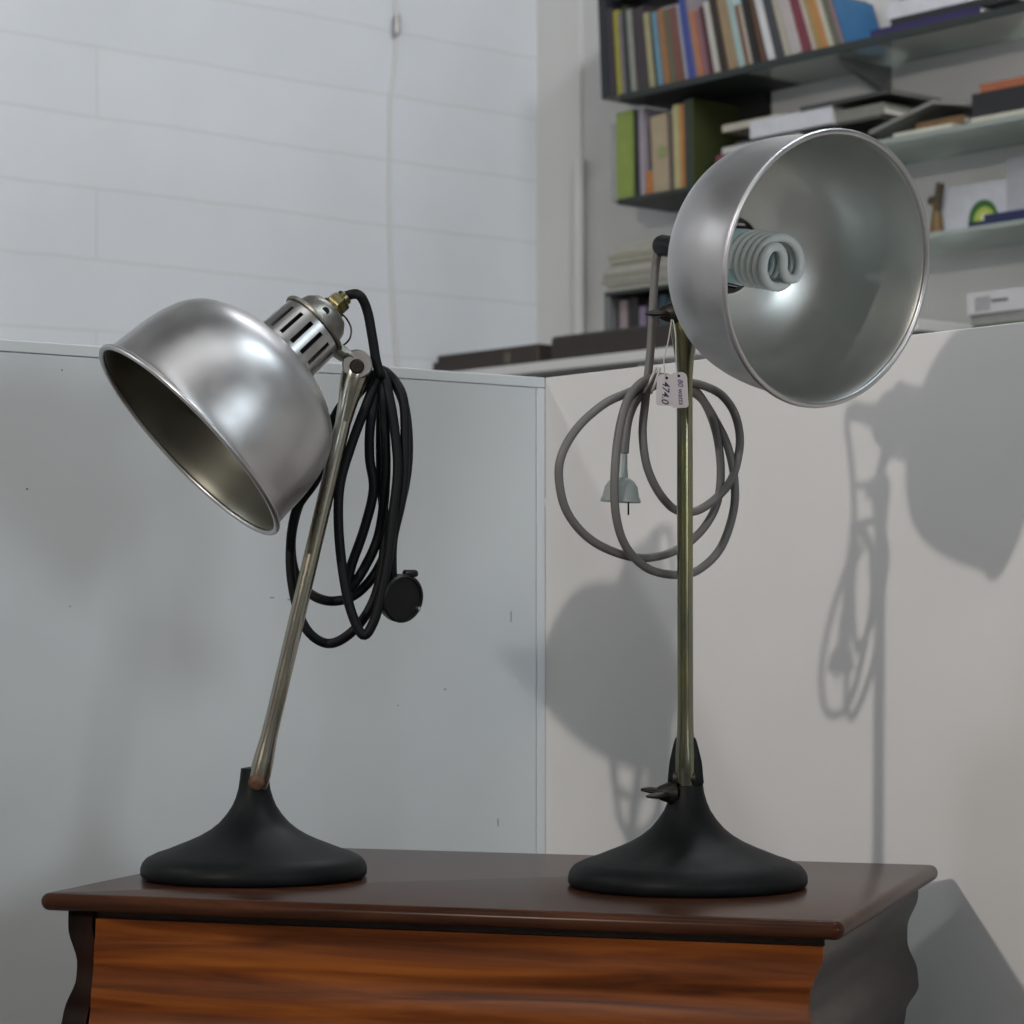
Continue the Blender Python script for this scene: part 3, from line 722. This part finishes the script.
# blue cover, lying book and purple folder at the right of the row
sA = sp(875, .20, zb)
book(RP(sp(868, .20, zb), .028, zb), nrm(nS) * .012, nrm(Sd) * .12, nrm(UP * .97 - Sd * .2) * .21, (.03, .16, .18), 'teal cover standing behind the purple folder on the top shelf')
zf = zb
book(RP(sp(872, .22, zf), .225, zf), UP * .022, -nS * .16, Sd * .36, (.022, .016, .10), 'indigo folder lying flat at the right of the top shelf')
book(RP(sp(892, .21, zf + .03), .215, zf + .023), UP * .020, -nS * .16, Sd * .40, (.02, .022, .024), 'black book lying on the indigo folder')
book(RP(sp(888, .20, zf + .06), .205, zf + .044), UP * .045, -nS * .15, Sd * .30, (.62, .62, .66), 'thick white book lying on the black one, top right')

# compartment under the left end of the top shelf
CB = [
 (611, 616.5, 610, 124, (.33, .34, .32), 'pale grey spine standing outermost left on the short dark shelf'),
 (617, 633, 616.5, 112, (.25, .34, .045), 'wide lime green book on the short dark shelf'),
 (633.5, 638, 633, 108, (.015, .015, .018), 'black spine right of the lime green book'),
 (640, 644.5, 637.5, 100, (.34, .29, .34), 'slim lilac spine on the short dark shelf'),
 (645, 651.5, 645, 171, (.50, .17, .02), 'small orange booklet in front of the tan box file'),
 (653, 668.5, 648, 117, (.42, .33, .20), 'wide tan spine with a round green mark on the short dark shelf'),
 (669, 673, 667, 112, (.10, .08, .07), 'grey-brown thin spine right of the tan one'),
 (673.5, 680, 670.5, 105, (.47, .42, .18), 'pale yellow spine on the short dark shelf'),
 (680.5, 684, 679, 104, (.48, .19, .03), 'thin orange spine right of the pale yellow one, short dark shelf'),
 (684.5, 689, 683, 100, (.03, .05, .045), 'dark teal spine near the right end of the short dark shelf'),
 (689.5, 693, 688, 98, (.045, .055, .012), 'dark olive album ending the row on the short dark shelf'),
]
tC = .205
for (ob, ex_, ez_, o_), bk in zip(row(CB, tC, zc + .0005, 'books on the short dark shelf', (.14, .16), .5, .255), CB):
    if 'tan spine' in bk[5]:
        mk = MB().lathe([(0, 0), (.018, 0), (.018, .0006), (0, .0007)], o_ + nS * .0004 + ex_ * .68 + ez_ * .52, nS, 24); mk.build('round_mark', cm((.28, .32, .12)), ob)
# lying stacks on the middle glass shelf
zm = Z2 + .0165
def lying(px0, px1, t, z, h, dep, c, lab, pages=True, tw=0):
    a = sp(px0, t, z); b = sp(px1, t, z); ex = nrm(Sd * math.cos(tw) + nS * math.sin(tw))
    return book(RP(a, t, z), UP * h, -nS * dep, ex * (b - a), c, lab)
lying(722, 862, .262, zm, .018, .2, (.03, .03, .03), 'black book at the bottom of the left stack, middle shelf')
lying(716, 790, .258, zm + .019, .022, .2, (.22, .04, .07), 'dark red book low in the left stack behind the lamp shade')
lying(722, 800, .255, zm + .042, .018, .2, (.55, .55, .53), 'pale grey book in the left stack, under the thick white one')
lying(735, 880, .250, zm + .061, .008, .2, (.06, .06, .055), 'thin black book directly under the thick white one')
lying(750, 832, .258, zm + .0695, .046, .19, (.60, .61, .66), 'thick white book lying in the left stack, middle shelf')
lying(838, 884, .250, zm + .0695, .030, .19, (.20, .20, .17), 'grey-brown book right of the thick white one')
lying(800, 890, .262, zm + .117, .010, .20, (.055, .055, .052), 'dark flat folder topping the left stack, middle shelf')
lying(722, 782, .20, zm + .117, .020, .18, (.45, .42, .33), 'cream book lying on the left stack near its left edge')
# tented grey portfolio over a brown book
a = sp(900, .255, zm); b = sp(950, .255, zm)
lying(893, 952, .262, zm, .010, .16, (.55, .53, .42), 'thin cream booklet lying at the front of the middle shelf')
lying(916, 964, .235, zm + .0105, .022, .16, (.18, .10, .035), 'brown book lying under the grey portfolio')
pf = empty('portfolio', RP(sp(925, .2, zm), .2, zm)); tag(pf, 'grey portfolio lying open over a brown book on the middle shelf', 'folder')
pA = RP(sp(872, .25, zm + .02), .262, zm + .020); pB = RP(sp(934, .25, zm + .07), .255, zm + .070); pC = RP(sp(966, .25, zm + .04), .25, zm + .050)
MB().prism([pA, pB, pB + UP * .009, pA + UP * .009], -nS * .19).build('cover', cm((.22, .22, .20)), pf, smooth=0)
MB().prism([pB, pC, pC + UP * .009, pB + UP * .009], -nS * .19).build('cover', cm((.22, .22, .20)), pf, smooth=0)
lying(971, 1060, .262, zm, .012, .18, (.50, .48, .38), 'cream papers lying flat under the black box, right of the portfolio')
bb = lying(972, 1060, .25, zm + .0125, .062, .18, (.018, .018, .022), 'thick black book lying at the right edge, middle shelf')
bb2 = lying(980, 1060, .235, zm + .075, .024, .17, (.36, .10, .03), 'orange-red book lying on the thick black one')

# lowest glass shelf
zg = Z3 + .0145
cdv = MB(); cA = RP(sp(938, .16, zg), .16, zg); cw_ = sp(1008, .16, zg) - sp(938, .16, zg)
ch = zp(184, sp(970, .16, 2.2), .16) - zg
ob = MB().box(cA, Sd * cw_, -nS * .012, UP * ch, .001).build('picture_book', cm((.56, .57, .62)), origin=cA, smooth=0)
tag(ob, 'white cover with a green and yellow circle, standing on the lowest shelf', 'book')
cc = RP(sp(983, .161, zg + .06), .1605, zp(218, sp(983, .161, 2.1), .161))
MB().lathe([(0, 0), (.046, 0), (.046, .0008), (0, .0009)], cc, nS, 40).build('green_disc', cm((.035, .15, .025)), ob)
MB().lathe([(0, 0.001), (.032, .001), (.032, .0016), (0, .0018)], cc - UP * .004 + Sd * .004, nS, 40).build('yellow_disc', cm((.42, .52, .05)), ob)
MB().lathe([(0, 0.002), (.014, .002), (.014, .0024), (0, .0026)], cc - UP * .001 + Sd * .006, nS, 30).build('pale_disc', cm((.62, .68, .35)), ob)
book(RP(sp(1010, .15, zg), .148, zg), nrm(nS) * .015, Sd * .18, UP * .175, (.42, .43, .47), 'grey and white cover standing at the right edge, lowest shelf')
lying(968, 1060, .25, zg, .014, .08, (.012, .016, .07), 'navy book lying in front of the white cover, lowest shelf')
lying(984, 1060, .245, zg + .0145, .014, .07, (.014, .02, .09), 'blue book lying on the navy one, lowest shelf')
# small brown figure
fg = empty('figurine', RP(sp(938, .2, zg), .2, zg)); tag(fg, 'small dark brown carved figure left of the white cover', 'figurine')
fc = RP(sp(937, .2, zg), .2, zg)
MB().lathe([(0, 0), (.018, 0), (.018, .02), (.014, .05), (.010, .07), (.012, .085), (0, .095)], fc, UP, 20).build('body', cm((.16, .09, .02)), fg)
MB().tube(spline([fc + UP * .06, fc + UP * .10 + Sd * .006, fc + UP * .135 + Sd * .013], 4), .011, 10).build('raised_arm', cm((.05, .03, .01)), fg)
MB().lathe([(0, 0), (.010, .004), (.012, .012), (.007, .022), (0, .024)], fc + UP * .082 - Sd * .016, UP, 16).build('head', cm((.05, .03, .02)), fg)

# stack of white books behind the right board, on a low white shelf unit
Bq = onpl(440, 374, rk, nB); tW = .50; 
zu = zp(360, sp(560, tW, 1.85), tW)
un = empty('bookcase', RP(1.2, .3, 0)); tag(un, 'white-topped bookcase along the wall behind the partition boards', 'bookcase')
SLn = 1.95
MB().box(RP(.0, .01, zu - .028), Sd * SLn, nS * tW, UP * .028, .002).build('top_board', M['whitepaint'], un)
MB().box(RP(.06, .01, 0.0), Sd * SLn*.97, nS * .02, UP * (zu - .036), .001).build('back_panel', M['dkwood'], un)
MB().box(RP(.06, .032, zu - .40), Sd * SLn*.97, nS * (tW - .06), UP * .02, .001).build('shelf_board', M['whitepaint'], un)
for q in (0.05, .95, 1.90): MB().box(RP(q, .032, 0), Sd * .02, nS * (tW - .05), UP * (zu - .036), .001).build('upright', M['whitepaint'], un)
names = ['black', 'dark green', 'brown', 'teal', 'grey', 'dark red', 'olive', 'navy']
cols = [(.02, .02, .02), (.02, .06, .04), (.07, .04, .02), (.03, .12, .14), (.15, .15, .15), (.10, .02, .02), (.07, .07, .03), (.02, .03, .10)]
s_ = .12
zsb = zu - .38
i = 0
while s_ < .86:
    wd = random.uniform(.025, .05); hh = random.uniform(.28, .335)
    book(RP(s_, tW - .06, zsb + .0005), Sd * wd, -nS * .2, UP * hh, cols[i % 8], '%s book standing in the bookcase just under its white top' % names[i % 8], 'books inside the white-topped bookcase')
    s_ += wd + random.uniform(.002, .02); i += 1
# brown boxes on the bookcase top
def boxthing(name, px0, px1, pyt, t, dep, h, c, lab, cat, lid=True):
    a = sp(px0, t, zu); b = sp(px1, t, zu); o0 = RP(a, t, zu + .0005)
    ob = empty(name, RP((a + b) / 2, t - dep / 2, zu)); tag(ob, lab, cat)
    MB().box(o0, Sd * (b - a), -nS * dep, UP * h, .003).build('body', cm(c), ob)
    return ob, a, b, o0
tX = tW - .05
a0 = sp(434, tX, zu); 
ob, a, b, o0 = boxthing('wooden_box', 437, 538, 0, tX, .16, zp(344, sp(535, tX, zu), tX) - zu, (.040, .028, .022), 'dark brown box standing on the bookcase left of the corner', 'box')
h0 = zp(344, sp(535, tX, zu), tX) - zu
MB().box(o0 + Sd * ((b - a) * .68) + nS * .001 + UP * h0 * .25, Sd * .03, nS * .002, UP * h0 * .5).build('label', cm((.12, .10, .07)), ob, smooth=0)
MB().box(RP(sp(430, tX, zu), tX - .01, zu + .0005), Sd * .025, -nS * .1, UP * h0 * .72, .002).build('end_block', cm((.05, .035, .025)), ob)
tY = tW - .03
hp_ = zp(337, sp(560, tY, zu), tY) - zu
ob, a, b, o0 = boxthing('wooden_plank_box', 551, 700, 0, tY, .12, hp_, (.034, .025, .021), 'long dark brown box on the bookcase, behind the right lamp stem', 'box')
MB().box(o0 - nS * .01 + UP * (hp_ - .006), Sd * (b - a), -nS * .1, UP * .01, .001).build('lid', cm((.06, .045, .035)), ob)
# small bookcase under the shelves with books and cream papers on top
tS = .24
sA = sp(604, tS, 1.95)
zt = zp(290, sp(625, tS, 1.98), tS)
sm_ = empty('bookcase', RP(sA, 0, zu)); tag(sm_, 'small dark bookcase on top of the white-topped one, papers stacked above', 'bookcase')
MB().box(RP(sA, .02, zu + .0005), Sd * .02, nS * (tS - .02), UP * (zt - zu - .012), .001).build('side_panel', M['metal_br'], sm_)
MB().box(RP(sA + .55, .02, zu + .0005), Sd * .02, nS * (tS - .02), UP * (zt - zu - .012), .001).build('side_panel', M['sdark'], sm_)
MB().box(RP(sA, .02, zt - .011), Sd * .57, nS * (tS - .02), UP * .011, .001).build('top_board', M['sdark'], sm_)
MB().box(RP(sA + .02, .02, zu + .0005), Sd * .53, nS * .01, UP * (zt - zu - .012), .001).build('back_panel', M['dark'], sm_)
xs = [(609, 615.5, (.05, .05, .06), 'charcoal'), (616, 627, (.36, .29, .30), 'pale pink'), (629, 638, (.03, .025, .025), 'black'), (639, 646, (.24, .18, .30), 'lilac'), (648, 658, (.06, .03, .03), 'dark brown'), (659, 667, (.03, .09, .12), 'petrol blue'), (668, 678, (.05, .05, .05), 'dark grey')]
q_end = sA + .021
for p0, p1, c, nm in xs:
    q0_, q1_ = sp(p0, tS - .03, 1.95), sp(p1, tS - .03, 1.95)
    q0_ = max(q0_, q_end + .001); q_end = max(q1_, q0_ + .01); q1_ = q_end
    book(RP(q0_, tS - .03, zu + .001), Sd * (q1_ - q0_) * .96, -nS * .16, UP * (zt - zu - random.uniform(.02, .05)), c, '%s book standing in the small dark bookcase' % nm, 'books in the small dark bookcase')
z = zt + .0005
for k, (p0, p1, h, c, lab) in enumerate([(603, 700, .024, (.42, .41, .35), 'cream paper bundle at the bottom of the pile on the small bookcase'), (600, 700, .030, (.36, .35, .29), 'second yellowed bundle from the bottom of the paper pile'),
        (601, 700, .022, (.50, .49, .42), 'third cream bundle in the paper pile, jutting out furthest left'), (607, 700, .028, (.40, .39, .30), 'fourth yellowed bundle, just below the top of the paper pile'), (612, 700, .022, (.46, .44, .36), 'topmost cream bundle of the paper pile left of the right lamp')]):
    a = sp(p0, tS, z); b_ = a + .44 - k * .015
    ob = MB(); 
    nl = 3
    for j in range(nl):
        ob.box(RP(a + random.uniform(0, .01), tS - random.uniform(0, .008), z + h * j / nl), Sd * (b_ - a), -nS * .2, UP * (h / nl - .0008), .001)
    o_ = ob.build('paper_bundle', cm(c), origin=RP(a, tS, z), smooth=0); tag(o_, lab, 'papers')
    z += h + .0006
# low stack at the lower right, standing on a brown topped ledge behind the right board
tZ = .45
zl = zp(330, sp(985, tZ, 1.8), tZ)
ld = empty('low_ledge', RP(2.0, .2, 0)); tag(ld, 'brown-edged ledge showing just above the right partition board', 'ledge')
sg_ = sp(905, tZ, zl)
sg_ = max(sg_, SLn + .03)
MB().box(RP(sg_, tW+.02 if 0 else .002, zl - .02), Sd * 1.2, nS * (tZ + .02), UP * .02, .001).build('top_board', cm((.17, .07, .04)), ld)
MB().box(RP(sg_ + .03, .03, 0), Sd * .03, nS * (tZ - .05), UP * (zl - .021), .001).build('upright', M['dkwood'], ld)
MB().box(RP(sg_ + 1.1, .03, 0), Sd * .03, nS * (tZ - .05), UP * (zl - .021), .001).build('upright', M['dkwood'], ld)
def lyz(px0, px1, t, z, h, c, lab): return lying(px0, px1, t, z, h, .2, c, lab)
lyz(973, 1050, tZ - .02, zl + .0005, .016, (.10, .15, .07), 'dark green book lowest in the pile at the right edge, above the board')
lyz(971, 1050, tZ - .02, zl + .017, .024, (.30, .31, .30), 'grey book second in the pile at the right edge')
wb = lyz(967, 1050, tZ - .015, zl + .042, .052, (.58, .58, .59), 'thick white book on top of the pile at the right edge, dark lettering')
sx_ = sp(975, tZ - .014, zl + .06)
for k in range(5): MB().box(RP(sx_, tZ - .0155, zl + .05 + k * .007), Sd * .045, nS * .001, UP * .003).build('printed_line', cm((.15, .15, .16)), wb, smooth=0)
sx_ = sp(991, tZ - .014, zl + .06)
MB().box(RP(sx_, tZ - .0155, zl + .066), Sd * .05, nS * .001, UP * .007).build('printed_line', cm((.10, .10, .11)), wb, smooth=0)
